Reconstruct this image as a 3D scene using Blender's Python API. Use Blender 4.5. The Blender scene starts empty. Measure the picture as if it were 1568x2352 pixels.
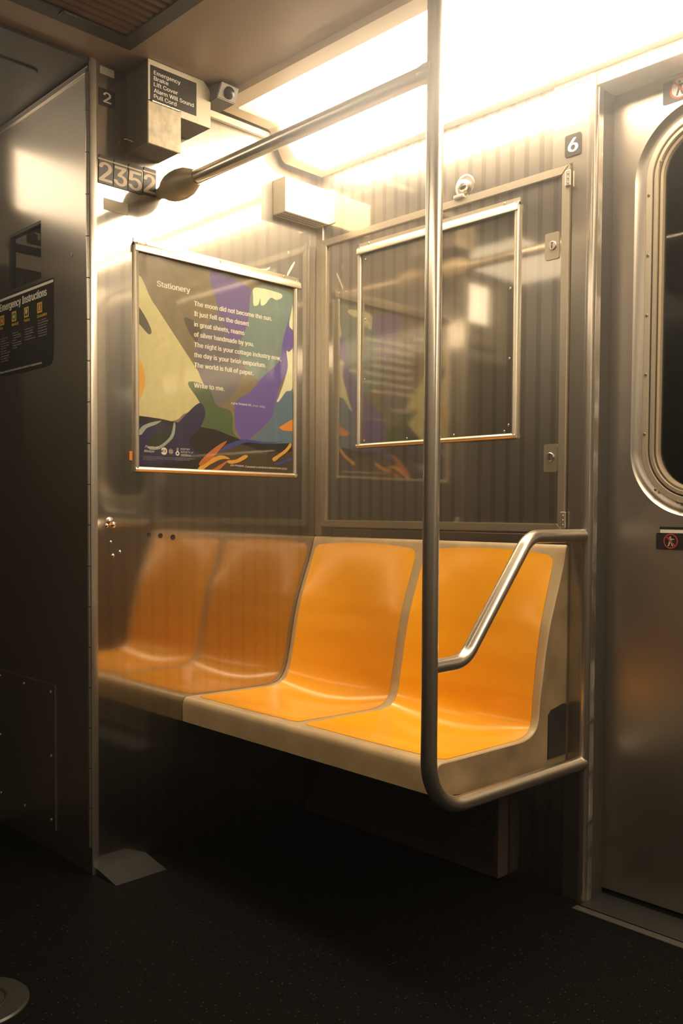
import bpy, bmesh, math, random
from mathutils import Vector, Matrix
from mathutils.geometry import tessellate_polygon
random.seed(7)
S = bpy.context.scene
COL = S.collection

# ------------------------------------------------------------------ camera
cd = bpy.data.cameras.new('camera'); cam = bpy.data.objects.new('camera', cd); COL.objects.link(cam)
cd.sensor_fit = 'VERTICAL'; cd.sensor_height = 36.0; cd.sensor_width = 24.0
cd.lens = 2057.5 / 2352 * 36.0
cd.shift_y = (1247.56 - 1176) / 2352
cd.clip_start = .02
R_ = Vector((.69854425, .71554089, .0060961)); U_ = Vector((-.0297246, .02050452, .99934779)); F_ = Vector((-.71494921, .69826986, -.03559248))
m = Matrix.Identity(4)
for i in range(3):
    m[i][0] = R_[i]; m[i][1] = U_[i]; m[i][2] = -F_[i]
m[0][3], m[1][3], m[2][3] = 2.05, -1.889, .93
cam.matrix_world = m
S.camera = cam
# ------------------------------------------------------------------ world, exposure
w = bpy.data.worlds.new('world'); S.world = w; w.use_nodes = True
w.node_tree.nodes['Background'].inputs[0].default_value = (.010, .009, .008, 1)
w.node_tree.nodes['Background'].inputs[1].default_value = .25
S.view_settings.view_transform = 'Standard'; S.view_settings.look = 'None'
S.view_settings.exposure = 0.0; S.view_settings.gamma = 1.0; S.view_settings.use_curve_mapping = False
S.cycles.use_denoising = True
S.cycles.max_bounces = 8; S.cycles.diffuse_bounces = 3; S.cycles.glossy_bounces = 5; S.cycles.transparent_max_bounces = 10
S.cycles.sample_clamp_indirect = 6.0
LAMP = 25.0                       # brightness of the tube-lit diffusers
WARM = (1.0, .81, .575)

CEIL = 2.045; CAR_W = 2.60; CAB_Y = -.765; X_END = 5.6

# ------------------------------------------------------------------ materials
def nodes(name):
    M = bpy.data.materials.new(name); M.use_nodes = True
    return M, M.node_tree, M.node_tree.nodes['Principled BSDF']
def plain(name, c, rough=.5, metal=0., spec=.5, noise=0., nscale=8., coat=0.):
    M, t, b = nodes(name)
    b.inputs['Base Color'].default_value = (*c, 1); b.inputs['Roughness'].default_value = rough
    b.inputs['Metallic'].default_value = metal; b.inputs['Specular IOR Level'].default_value = spec
    b.inputs['Coat Weight'].default_value = coat; b.inputs['Coat Roughness'].default_value = .12
    if noise:
        g = t.nodes.new('ShaderNodeNewGeometry'); n = t.nodes.new('ShaderNodeTexNoise')
        n.inputs['Scale'].default_value = nscale; n.inputs['Detail'].default_value = 5
        t.links.new(g.outputs['Position'], n.inputs['Vector'])
        r = t.nodes.new('ShaderNodeMapRange'); r.inputs[1].default_value = .3; r.inputs[2].default_value = .7
        r.inputs[3].default_value = 1 - noise; r.inputs[4].default_value = 1
        t.links.new(n.outputs['Fac'], r.inputs[0])
        x = t.nodes.new('ShaderNodeVectorMath'); x.operation = 'SCALE'; x.inputs[0].default_value = c
        t.links.new(r.outputs[0], x.inputs['Scale']); t.links.new(x.outputs[0], b.inputs['Base Color'])
    return M
def emit(name, c, s):
    M = bpy.data.materials.new(name); M.use_nodes = True; t = M.node_tree
    for n in list(t.nodes): t.nodes.remove(n)
    e = t.nodes.new('ShaderNodeEmission'); o = t.nodes.new('ShaderNodeOutputMaterial')
    e.inputs[0].default_value = (*c, 1); e.inputs[1].default_value = s
    t.links.new(e.outputs[0], o.inputs[0]); return M
def steel(name, c, rough, axis=None, grain='z', stripes=0., wave=0., gb=.02, aniso=0., tang=None, smudge=.03, lobe=.45, lr=.55, sd=.10, la=0., lt=None):
    """brushed stainless; axis = world axis across which the rolled stripes repeat"""
    M, t, b = nodes(name); N = t.nodes.new; L = t.links.new
    b.inputs['Metallic'].default_value = 1.0
    g = N('ShaderNodeNewGeometry'); sep = N('ShaderNodeSeparateXYZ'); L(g.outputs['Position'], sep.inputs[0])
    mp = N('ShaderNodeMapping'); L(g.outputs['Position'], mp.inputs[0])
    mp.inputs['Scale'].default_value = {'z': (420, 420, 3), 'x': (4, 4, 420)}[grain]
    n = N('ShaderNodeTexNoise'); n.inputs['Scale'].default_value = 1; n.inputs['Detail'].default_value = 2
    L(mp.outputs[0], n.inputs['Vector'])
    n2 = N('ShaderNodeTexNoise'); n2.inputs['Scale'].default_value = 5; n2.inputs['Detail'].default_value = 4
    L(g.outputs['Position'], n2.inputs['Vector'])
    # roughness = rough + grain + smudges + stripes
    a = N('ShaderNodeMath'); a.operation = 'MULTIPLY_ADD'; a.inputs[1].default_value = .06; a.inputs[2].default_value = rough - .03
    L(n.outputs['Fac'], a.inputs[0])
    a2 = N('ShaderNodeMath'); a2.operation = 'MULTIPLY_ADD'; a2.inputs[1].default_value = smudge * 2
    L(n2.outputs['Fac'], a2.inputs[0]); L(a.outputs[0], a2.inputs[2])
    last = a2
    col = N('ShaderNodeVectorMath'); col.operation = 'SCALE'; col.inputs[0].default_value = c; col.inputs['Scale'].default_value = 1
    col2 = N('ShaderNodeVectorMath'); col2.operation = 'SCALE'; col2.inputs[0].default_value = c; col2.inputs['Scale'].default_value = 1
    if axis and stripes:
        mo = N('ShaderNodeMath'); mo.operation = 'PINGPONG'; mo.inputs[1].default_value = .02175
        L(sep.outputs['XYZ'.index(axis.upper())], mo.inputs[0])
        gt = N('ShaderNodeMapRange'); gt.inputs[1].default_value = .0145; gt.inputs[2].default_value = .0149
        gt.inputs[3].default_value = 0; gt.inputs[4].default_value = 1; L(mo.outputs[0], gt.inputs[0])
        a3 = N('ShaderNodeMath'); a3.operation = 'MULTIPLY_ADD'; a3.inputs[1].default_value = -stripes
        L(gt.outputs[0], a3.inputs[0]); L(last.outputs[0], a3.inputs[2]); last = a3
        dk = N('ShaderNodeMath'); dk.operation = 'MULTIPLY_ADD'; dk.inputs[1].default_value = -sd; dk.inputs[2].default_value = 1
        L(gt.outputs[0], dk.inputs[0]); L(dk.outputs[0], col2.inputs['Scale'])
    L(col.outputs[0], b.inputs['Base Color']); L(last.outputs[0], b.inputs['Roughness'])
    if aniso:
        b.inputs['Anisotropic'].default_value = aniso
        cv = N('ShaderNodeCombineXYZ')
        for i in range(3): cv.inputs[i].default_value = tang[i]
        L(cv.outputs[0], b.inputs['Tangent'])
    bp = N('ShaderNodeBump'); bp.inputs['Strength'].default_value = gb; bp.inputs['Distance'].default_value = .0002
    L(n.outputs['Fac'], bp.inputs['Height']); nb = bp
    if wave:
        n3 = N('ShaderNodeTexNoise'); n3.inputs['Scale'].default_value = 6; n3.inputs['Detail'].default_value = 1
        L(g.outputs['Position'], n3.inputs['Vector'])
        b2 = N('ShaderNodeBump'); b2.inputs['Strength'].default_value = wave; b2.inputs['Distance'].default_value = .004
        L(n3.outputs['Fac'], b2.inputs['Height']); L(bp.outputs[0], b2.inputs['Normal']); nb = b2
    L(nb.outputs[0], b.inputs['Normal'])
    if lobe:                                  # brushed metal: a sharp and a broad reflection together
        b2_ = N('ShaderNodeBsdfPrincipled'); b2_.inputs['Metallic'].default_value = 1; b2_.inputs['Roughness'].default_value = lr
        L(col2.outputs[0], b2_.inputs['Base Color'])
        if la:
            b2_.inputs['Anisotropic'].default_value = la; cv = N('ShaderNodeCombineXYZ')
            for i in range(3): cv.inputs[i].default_value = lt[i]
            L(cv.outputs[0], b2_.inputs['Tangent'])
        L(nb.outputs[0], b2_.inputs['Normal'])
        mx = N('ShaderNodeMixShader'); mx.inputs[0].default_value = lobe
        L(b.outputs[0], mx.inputs[1]); L(b2_.outputs[0], mx.inputs[2]); L(mx.outputs[0], t.nodes['Material Output'].inputs[0])
    return M
def pane_mat(name, tint, rough=.05, base=.05):
    M = bpy.data.materials.new(name); M.use_nodes = True; t = M.node_tree; N = t.nodes.new
    for n in list(t.nodes): t.nodes.remove(n)
    tr = N('ShaderNodeBsdfTransparent'); tr.inputs[0].default_value = (*tint, 1)
    gl = N('ShaderNodeBsdfGlossy'); gl.inputs['Roughness'].default_value = rough
    fr = N('ShaderNodeLayerWeight'); fr.inputs[0].default_value = .5
    pw = N('ShaderNodeMath'); pw.operation = 'POWER'; pw.inputs[1].default_value = 5; t.links.new(fr.outputs['Facing'], pw.inputs[0])
    ad = N('ShaderNodeMath'); ad.operation = 'ADD'; ad.inputs[1].default_value = base; ad.use_clamp = True
    mx = N('ShaderNodeMixShader'); o = N('ShaderNodeOutputMaterial')
    t.links.new(pw.outputs[0], ad.inputs[0]); t.links.new(ad.outputs[0], mx.inputs[0]); t.links.new(tr.outputs[0], mx.inputs[1])
    t.links.new(gl.outputs[0], mx.inputs[2]); t.links.new(mx.outputs[0], o.inputs[0]); return M

ST = (.56, .52, .455)
END = steel('end_wall_steel', ST, .055, 'y', 'z', .004, .02, gb=.006, smudge=.02, lobe=.36, lr=.42, sd=.13, la=.9, lt=(0, 1, 0))
SIDE = steel('side_wall_steel', (.62, .57, .495), .05, 'x', 'z', .006, .02, gb=.006, smudge=.02, lobe=.42, lr=.48, sd=.25, la=.85, lt=(1, 0, 0))
PLN = steel('plain_steel', (.54, .49, .42), .16, None, 'z', wave=.03, lobe=.4, lr=.45)
CABM = steel('cab_door_steel', (.50, .455, .40), .22, None, 'x', wave=.04, gb=.03, smudge=.02, aniso=.5, tang=(0, 0, 1), lobe=.33, lr=.55, la=.75, lt=(0, 0, 1))
DOORM = steel('side_door_steel', (.50, .45, .39), .31, None, 'x', gb=.04, lobe=.12, lr=.62)
BRT = plain('bright_trim_aluminium', (.72, .64, .50), .32, metal=.85, noise=.06, nscale=60)
RAIL = steel('handrail_steel', (.74, .67, .56), .15, None, 'z', gb=.0, smudge=.03, lobe=.32, lr=.42)
DRK = plain('dark_gap', (.012, .011, .010), .7)
CREAM = plain('cream_fibreglass', (.53, .385, .205), .40, noise=.25, nscale=14)
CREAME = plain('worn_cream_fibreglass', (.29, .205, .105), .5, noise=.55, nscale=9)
ORANGE = plain('orange_fibreglass', (.97, .43, .014), .24, noise=.05, nscale=20, spec=.6, coat=.35)
CEILM = plain('ceiling_paint', (.36, .27, .175), .38, noise=.05, nscale=300)
TAN = plain('fixture_frame_paint', (.62, .50, .32), .45)
PAINTW = plain('worn_white_paint', (.90, .78, .54), .5, noise=.38, nscale=45)
PAINT = plain('cream_box_paint', (.86, .77, .58), .4, noise=.08, nscale=30)
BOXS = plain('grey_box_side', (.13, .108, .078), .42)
FLOORM = plain('black_speckled_floor', (.004, .004, .0037), .65, spec=.03)
def speck(M):
    t = M.node_tree; b = t.nodes['Principled BSDF']; g = t.nodes.new('ShaderNodeNewGeometry')
    v = t.nodes.new('ShaderNodeTexVoronoi'); v.inputs['Scale'].default_value = 95; t.links.new(g.outputs['Position'], v.inputs['Vector'])
    r = t.nodes.new('ShaderNodeMapRange'); r.inputs[1].default_value = .13; r.inputs[2].default_value = .17; r.inputs[3].default_value = 1; r.inputs[4].default_value = 0
    t.links.new(v.outputs['Distance'], r.inputs[0])
    wn = t.nodes.new('ShaderNodeMath'); wn.operation = 'GREATER_THAN'; wn.inputs[1].default_value = .55
    sp = t.nodes.new('ShaderNodeSeparateColor'); t.links.new(v.outputs['Color'], sp.inputs[0]); t.links.new(sp.outputs[0], wn.inputs[0])
    mu = t.nodes.new('ShaderNodeMath'); mu.operation = 'MULTIPLY'; t.links.new(r.outputs[0], mu.inputs[0]); t.links.new(wn.outputs[0], mu.inputs[1])
    mx = t.nodes.new('ShaderNodeMix'); mx.data_type = 'RGBA'; t.links.new(mu.outputs[0], mx.inputs[0])
    mx.inputs[6].default_value = (.004, .004, .0037, 1); mx.inputs[7].default_value = (.030, .028, .022, 1)
    t.links.new(mx.outputs[2], b.inputs['Base Color'])
speck(FLOORM)
BLK = plain('sign_black', (.018, .016, .015), .35)
SIGNB = plain('sign_brown_black', (.035, .027, .020), .4)
WHT = plain('sign_white', (.90, .86, .76), .5)
TILEW = plain('tile_cream', (.62, .50, .33), .5)
YEL = plain('sign_yellow', (.75, .50, .03), .5)
RED = plain('sign_red', (.50, .05, .03), .5)
DRED = plain('sign_dark_red', (.22, .03, .025), .5)
GRN = plain('sign_green', (.04, .20, .08), .5)
NVY = plain('sign_navy', (.02, .025, .06), .5)
RUB = plain('black_rubber', (.02, .018, .016), .6)
LENS = plain('lens_black', (.01, .01, .01), .38)
SLAT = plain('vent_slat_paint', (.15, .07, .03), .5)
VFR = plain('vent_frame_paint', (.03, .025, .02), .5)
HEAT = plain('heater_paint', (.05, .035, .025), .6)
CLEAR = pane_mat('clear_acrylic', (.98, .975, .955), .06, .05)
GLASS = pane_mat('window_glass', (.45, .46, .42), .03, .06)
GLASSD = pane_mat('cab_window_glass', (.3, .3, .28), .05, .5)
LMAIN = emit('lamp_diffuser', WARM, LAMP)
LFAR = emit('far_lamp_diffuser', WARM, LAMP * .32)
M, t, b = nodes('upper_diffuser'); UPD = M
b.inputs['Base Color'].default_value = (.75, .68, .55, 1); b.inputs['Roughness'].default_value = .4
b.inputs['Emission Color'].default_value = (*WARM, 1)
g = t.nodes.new('ShaderNodeNewGeometry'); sp = t.nodes.new('ShaderNodeSeparateXYZ'); t.links.new(g.outputs['Position'], sp.inputs[0])
r = t.nodes.new('ShaderNodeMapRange'); r.inputs[1].default_value = .06; r.inputs[2].default_value = .55; r.inputs[3].default_value = .85; r.inputs[4].default_value = 4.5
t.links.new(sp.outputs[0], r.inputs[0]); t.links.new(r.outputs[0], b.inputs['Emission Strength'])

# ------------------------------------------------------------------ mesh helpers
def link(name, bm, mats, parent=None, smooth=False):
    me = bpy.data.meshes.new(name); bmesh.ops.recalc_face_normals(bm, faces=bm.faces) if smooth != 'keep' else None
    bm.to_mesh(me); bm.free()
    for x in (mats if isinstance(mats, (list, tuple)) else [mats]): me.materials.append(x)
    if smooth:
        for p in me.polygons: p.use_smooth = True
    o = bpy.data.objects.new(name, me); COL.objects.link(o)
    if parent: o.parent = parent; o.matrix_parent_inverse = parent.matrix_world.inverted()
    return o
def sharp(o, ang=35):
    me = o.data
    for p in me.polygons: p.use_smooth = True
    bm = bmesh.new(); bm.from_mesh(me)
    for e in bm.edges:
        if len(e.link_faces) != 2 or e.calc_face_angle(0) > math.radians(ang): e.smooth = False
    bm.to_mesh(me); bm.free(); return o
def tag(o, label=None, cat=None, group=None, kind=None):
    if label: o['label'] = label
    if cat: o['category'] = cat
    if group: o['group'] = group
    if kind: o['kind'] = kind
    return o
def empty(name, loc, label, cat, group=None):
    o = bpy.data.objects.new(name, None); o.location = loc; o.empty_display_size = .05; COL.objects.link(o)
    bpy.context.view_layer.update() if False else None
    o.matrix_world = Matrix.Translation(loc)
    return tag(o, label, cat, group)
class Fr:                                   # a plane with u across, v up and n out of it
    def __init__(s, o, u, v, n): s.o, s.u, s.v, s.n = map(Vector, (o, u, v, n))
    def p(s, a, b, c=0.): return s.o + s.u * a + s.v * b + s.n * c
FE = Fr((0, 0, 0), (0, 1, 0), (0, 0, 1), (1, 0, 0))            # end wall: u = y
FS = Fr((0, 0, 0), (1, 0, 0), (0, 0, 1), (0, -1, 0))           # side wall: u = x
FC = Fr((0, CAB_Y, 0), (1, 0, 0), (0, 0, 1), (0, -1, 0))       # cab door
FD = Fr((0, .07, 0), (1, 0, 0), (0, 0, 1), (0, -1, 0))         # side door leaf
FB = Fr((.10, 0, 0), (0, 1, 0), (0, 0, 1), (1, 0, 0))          # face of the brake box
FW = Fr((0, 0, 0), (1, 0, 0), (0, 1, 0), (0, 0, 1))
def box(bm, fr, u0, u1, v0, v1, n0, n1, bev=0., seg=2):
    vs = [bm.verts.new(fr.p(a, b, c)) for c in (n0, n1) for b in (v0, v1) for a in (u0, u1)]
    fs = [bm.faces.new([vs[i] for i in q]) for q in ((0, 2, 3, 1), (4, 5, 7, 6), (0, 1, 5, 4), (2, 6, 7, 3), (0, 4, 6, 2), (1, 3, 7, 5))]
    if bev:
        es = list({e for f in fs for e in f.edges})
        bmesh.ops.bevel(bm, geom=es, offset=bev, segments=seg, affect='EDGES', profile=.5)
    return bm
def B(fr, *a, bev=0., seg=2): return box(bmesh.new(), fr, *a, bev=bev, seg=seg)
def wbox(bm, x0, x1, y0, y1, z0, z1, bev=0.): return box(bm, FW, x0, x1, y0, y1, z0, z1, bev)
def part(name, bm, mt, parent, smooth=False):
    o = link(name, bm, mt, parent)
    if smooth: sharp(o)
    return o
def prism(fr, pts, n0, n1, bm=None):
    bm = bm or bmesh.new()
    a = [bm.verts.new(fr.p(x, y, n0)) for x, y in pts]; b = [bm.verts.new(fr.p(x, y, n1)) for x, y in pts]
    bm.faces.new(list(reversed(a))); bm.faces.new(b)
    for i in range(len(pts)):
        j = (i + 1) % len(pts); bm.faces.new((a[i], a[j], b[j], b[i]))
    return bm
def rrect(u0, u1, v0, v1, r, n=8, which='1111'):
    out = []
    for k, (cx, cy, a0) in enumerate(((u1 - r, v1 - r, 0), (u0 + r, v1 - r, 90), (u0 + r, v0 + r, 180), (u1 - r, v0 + r, 270))):
        if which[k] == '0':
            out.append(((u1, v1), (u0, v1), (u0, v0), (u1, v0))[k]); continue
        for i in range(n + 1):
            a = math.radians(a0 + 90 * i / n); out.append((cx + r * math.cos(a), cy + r * math.sin(a)))
    return out
def circ(cu, cv, r, n=28, a0=0, a1=360):
    return [(cu + r * math.cos(math.radians(a0 + (a1 - a0) * i / n)), cv + r * math.sin(math.radians(a0 + (a1 - a0) * i / n))) for i in range(n)]
def lathe(fr, cu, cv, prof, n=28, bm=None):  # prof: (radius, height) from the wall out
    bm = bm or bmesh.new(); rings = []
    for rr, h in prof:
        rings.append([bm.verts.new(fr.p(cu + rr * math.cos(2 * math.pi * i / n), cv + rr * math.sin(2 * math.pi * i / n), h)) for i in range(n)])
    for a, b in zip(rings, rings[1:]):
        for i in range(n):
            j = (i + 1) % n; bm.faces.new((a[i], a[j], b[j], b[i]))
    bm.faces.new(rings[0][::-1]); bm.faces.new(rings[-1])
    return bm
def sweep_rings(fr, rings, bm=None):         # rings: lists of (u,v,n) of equal length
    bm = bm or bmesh.new(); R = [[bm.verts.new(fr.p(*p)) for p in r] for r in rings]; n = len(R[0])
    for a, b in zip(R, R[1:]):
        for i in range(n):
            j = (i + 1) % n; bm.faces.new((a[i], a[j], b[j], b[i]))
    return bm, R
def fillet(pts, r, n=10):
    pts = [Vector(p) for p in pts]; out = [pts[0]]
    for a, b, c in zip(pts, pts[1:], pts[2:]):
        d1 = (a - b).normalized(); d2 = (c - b).normalized(); ang = d1.angle(d2); t = r / math.tan(ang / 2)
        t = min(t, (a - b).length * .49 if a != pts[0] else (a - b).length * .95, (c - b).length * .95)
        rr = t * math.tan(ang / 2); cen = b + (d1 + d2).normalized() * (rr / math.sin(ang / 2))
        p1 = b + d1 * t; p2 = b + d2 * t; v1 = p1 - cen; v2 = p2 - cen; th = v1.angle(v2)
        for i in range(n + 1):
            k = i / n; out.append(cen + (v1 * math.sin((1 - k) * th) + v2 * math.sin(k * th)) / math.sin(th))
    out.append(pts[-1]); return out
def tube(pts, rad, n=24, bm=None, caps=True):
    bm = bm or bmesh.new(); pts = [Vector(p) for p in pts]; rings = []; up = None
    for i, p in enumerate(pts):
        d = (pts[min(i + 1, len(pts) - 1)] - pts[max(i - 1, 0)]).normalized()
        if up is None: up = d.orthogonal().normalized()
        up = (up - d * up.dot(d)).normalized(); s = d.cross(up); r = rad(i) if callable(rad) else rad
        rings.append([bm.verts.new(p + (up * math.cos(2 * math.pi * k / n) + s * math.sin(2 * math.pi * k / n)) * r) for k in range(n)])
    for a, b in zip(rings, rings[1:]):
        for i in range(n): bm.faces.new((a[i], a[(i + 1) % n], b[(i + 1) % n], b[i]))
    if caps: bm.faces.new(rings[0][::-1]); bm.faces.new(rings[-1])
    return bm
# lettering: flat meshes from the built-in font, fitted to a box
_dg = {}
import os
FONT = None
try:                                         # the sans serif that ships inside Blender; the built-in font if absent
    FONT = bpy.data.fonts.load(os.path.join(bpy.utils.system_resource('DATAFILES', path='fonts'), 'Inter.woff2'))
except Exception: FONT = None
def glyphs(s, off=0.):
    k = (s, off)
    if k in _dg: return _dg[k]
    c = bpy.data.curves.new('t', 'FONT'); c.body = s; c.size = 1; c.offset = off; c.resolution_u = 3
    if FONT: c.font = FONT
    o = bpy.data.objects.new('t', c); COL.objects.link(o)
    dg = bpy.context.evaluated_depsgraph_get(); me = bpy.data.meshes.new_from_object(o.evaluated_get(dg))
    res = ([(v.co.x, v.co.y) for v in me.vertices], [tuple(p.vertices) for p in me.polygons])
    bpy.data.objects.remove(o); bpy.data.curves.remove(c); bpy.data.meshes.remove(me)
    _dg[k] = res; return res
def text(bm, fr, s, u0, v0, width, cap, n, off=.02, skew=0.):
    vs, fs = glyphs(s); x0 = min(v[0] for v in vs); x1 = max(v[0] for v in vs)
    H = glyphs('H')[0]; ch = max(v[1] for v in H) - min(v[1] for v in H)
    sy = cap / ch; sx = width / (x1 - x0) if width else sy * (1 if width is not None else 1)
    if not width: sx = sy * .82
    d = max(off, 0) * .8 * sy                 # bolder strokes: the same outline laid down a few times, slightly shifted
    for q, (ex, ey) in enumerate(((-1, 0), (1, 0), (0, -.35), (0, .35)) if d else ((0, 0),)):
        V = [bm.verts.new(fr.p(u0 + (x - x0) * sx + y * sy * skew + ex * d, v0 + y * sy + ey * d, n + q * .000004)) for x, y in vs]
        for f in fs:
            try: bm.faces.new([V[i] for i in f])
            except ValueError: pass
def lettering(fr, lines, mt, parent, n, name='lettering', off=.02, skew=0.):
    bm = bmesh.new()
    for L in lines: text(bm, fr, *L, n, off, skew)
    o = link(name, bm, mt, parent, 'keep')
    want = fr.n
    if len(o.data.polygons) and o.data.polygons[0].normal.dot(want) < 0: o.data.flip_normals()
    return o
def blob(pts, k=5):                          # closed Catmull-Rom through pts
    out = []; n = len(pts)
    for i in range(n):
        p0, p1, p2, p3 = (Vector(pts[(i + j - 1) % n]) for j in range(4))
        for q in range(k):
            t = q / k
            v = .5 * ((2 * p1) + (p2 - p0) * t + (2 * p0 - 5 * p1 + 4 * p2 - p3) * t * t + (3 * p1 - p0 - 3 * p2 + p3) * t ** 3)
            out.append((v.x, v.y))
    return out
def screw(fr, u, v, n, parent, r=.0032, name='screw', mt=None):
    return part(name, lathe(fr, u, v, [(r, n), (r, n + .0008), (r * .75, n + .0016), (r * .3, n + .0016), (r * .28, n + .0009)], 14), mt or BRT, parent, True)

# ------------------------------------------------------------------ the room shell
def struct(name, bm, mt, parent=None, smooth=False):
    o = link(name, bm, mt, parent)
    if smooth: sharp(o)
    if not parent: o['kind'] = 'structure'
    return o
bm = bmesh.new(); wbox(bm, -.62, X_END, -CAR_W - .02, .20, -.03, 0); struct('floor', bm, FLOORM)
bm = bmesh.new(); wbox(bm, -.02, X_END, -CAR_W, .02, CEIL, CEIL + .03)
ceiling = struct('ceiling', bm, CEILM)
# lower ceiling of the passage to the end door, with its hatch
bm = bmesh.new(); wbox(bm, -.62, 0, -1.86, CAB_Y, 2.035, 2.06); pc = struct('ceiling_passage', bm, plain('passage_ceiling_paint', (.05, .04, .035), .5))
part('hatch', prism(Fr((0, 0, 2.035), (1, 0, 0), (0, 1, 0), (0, 0, -1)), rrect(-.58, -.13, -1.7, -.83, .02, 4), 0, .004), plain('hatch_paint', (.03, .026, .022), .5), pc)
wend = struct('wall_end', B(FE, CAB_Y + .012, 0, 0, CEIL, -.02, 0), END)
part('top_strip', B(FE, -.43, -.155, 2.008, 2.026, 0, .014, bev=.002), plain('strip_paint', (.85, .78, .6), .35), wend)
SCF = plain('scuff', (.85, .78, .62), .5)
for pl in ([(-.262, 1.588), (-.235, 1.592), (-.212, 1.597), (-.190, 1.607), (-.186, 1.616), (-.205, 1.606), (-.235, 1.600), (-.262, 1.592)], [(-.122, 1.60), (-.116, 1.604), (-.098, 1.632), (-.090, 1.646), (-.092, 1.650), (-.104, 1.636), (-.120, 1.610)], [(-.118, 1.676), (-.114, 1.676), (-.114, 1.668), (-.118, 1.668)]):
    part('scuff_mark', prism(FE, [(a, b_ + .03) for a, b_ in pl], .0001, .0003), SCF, wend)
for (u, v, r_) in ((-.563, .862, .0048), (-.524, .857, .0052), (-.599, .866, .004)): part('screw_hole', lathe(FE, u, v, [(r_ * 1.5, .0002), (r_ * 1.2, .0009), (r_, .0003)], 18), DRK, wend, True)
for (u, v, r_) in ((-.714, .901, .0062), (-.703, .892, .0045), (-.722, .890, .003), (-.711, .848, .002), (-.685, .822, .0022), (-.705, .813, .0026)): part('dent', lathe(FE, u, v, [(r_ * 1.8, .0001), (r_ * 1.2, .0008), (r_ * .8, .0024), (r_ * .3, .0034), (r_ * .1, .0035)], 20), RAIL, wend, True)
# base ramp plate of the end wall
bm = prism(Fr((0, 0, 0), (1, 0, 0), (0, 0, 1), (0, -1, 0)), [(.0, .0), (.10, .0), (.004, .016), (0, .016)], .61, .757); struct('baseboard_end', bm, plain('base_metal', (.004, .0045, .004), .6))
wside = struct('wall_side', B(FS, 0, .958, 0, CEIL, -.02, 0), SIDE)
part('corner_strip', B(FE, -.004, 0, .855, 1.80, 0, .030, bev=.0015), BRT, wside)
part('lower_plate', B(FS, .076, .889, .60, .877, 0, .0035, bev=.001), PLN, wside)
part('corner_plate', B(FS, 0, .074, .60, .880, 0, .002, bev=.001), PLN, wside)
# plain plate and rounded jamb to the right of the access panel
t1 = struct('trim_1', prism(FS, [(.893, 0), (.936, 0), (.936, 1.948), (.838, 1.948), (.838, 1.756), (.893, 1.756)], 0, .004), PLN)
jp = [(.934, .0), (.9335, .008), (.937, .0125), (.946, .0135), (.953, .0105), (.9565, .004), (.9565, -.001), (.934, -.001)]
FZ = Fr((0, 0, 0), (1, 0, 0), (0, -1, 0), (0, 0, 1))
tr2 = struct('trim_2', prism(FZ, jp, 0, 1.94), PLN, None, True)
link('door_pocket_jamb', B(FS, .945, .9568, 0, 1.935, -.075, -.001), plain('jamb_shade_dark', (.045, .040, .034), .5), tr2)  # steel reveal: its dark reflection is put into the jamb's colour
# header over the side door
struct('trim_3', B(FS, .957, 2.4, 1.912, 1.936, -.07, .010, bev=.002), BRT)
struct('trim_4', B(FS, .84, X_END, 1.936, 1.957, -.07, .006, bev=.001), TAN)
struct('wall_side_beyond_door', B(FS, 1.62, X_END, 0, 1.93, -.10, 0), PLN)
# side door
door = bpy.data.objects.new('door_1', None); COL.objects.link(door); door['kind'] = 'structure'
W0, W1, WZ0, WZ1, WR = 1.013, 1.49, .922, 1.848, .155
def ring(off, n): return [(a, b, n) for a, b in rrect(W0 + off, W1 - off, WZ0 + off, WZ1 - off, max(WR - off, .02), 20)]
bm = bmesh.new(); outer = []
hole = rrect(W0, W1, WZ0, WZ1, WR, 20)
DX0, DX1, DZ0, DZ1 = .957, 1.60, .02, 1.925
cu, cv = (W0 + W1) / 2, (WZ0 + WZ1) / 2
for a, b_ in hole:                            # project hole points onto the leaf's outline
    dx, dy = a - cu, b_ - cv
    k = min((DX1 - cu) / dx if dx > 0 else (DX0 - cu) / dx if dx < 0 else 9e9, (DZ1 - cv) / dy if dy > 0 else (DZ0 - cv) / dy if dy < 0 else 9e9)
    outer.append((cu + dx * k, cv + dy * k))
H = [bm.verts.new(FD.p(a, b_, 0)) for a, b_ in hole]; O = [bm.verts.new(FD.p(a, b_, 0)) for a, b_ in outer]; n_ = len(H)
for i in range(n_):
    j = (i + 1) % n_; bm.faces.new((O[i], O[j], H[j], H[i]))
O2 = [bm.verts.new(FD.p(a, b_, 0)) for a, b_ in ((DX0, DZ0), (DX1, DZ0), (DX1, DZ1), (DX0, DZ1))]
def corner(v, tgt):                           # fill the four corner slivers
    pass
for cx_, cz_ in ((DX0, DZ0), (DX1, DZ0), (DX1, DZ1), (DX0, DZ1)):
    best = None
    for i in range(n_):
        a, b_ = outer[i], outer[(i + 1) % n_]
        if abs(a[0] - b_[0]) > 1e-5 and abs(a[1] - b_[1]) > 1e-5 and abs(a[0] - cx_) + abs(b_[0] - cx_) < .6 and min(abs(a[0] - cx_), abs(b_[0] - cx_)) < 1e-5 and min(abs(a[1] - cz_), abs(b_[1] - cz_)) < 1e-5:
            bm.faces.new((O[i], bm.verts.new(FD.p(cx_, cz_, 0)), O[(i + 1) % n_]))
bmesh.ops.delete(bm, geom=O2, context='VERTS')
leaf = link('door_leaf', bm, DOORM, door)
if leaf.data.polygons[0].normal.y > 0: leaf.data.flip_normals()
win = bpy.data.objects.new('window_1', None); COL.objects.link(win); win['kind'] = 'structure'
bm, _ = sweep_rings(FD, [ring(0, 0), ring(.003, -.003), ring(.008, -.009), ring(.016, -.013), ring(.028, -.014)]); link('pressed_rim', bm, DOORM, win, True)
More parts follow.
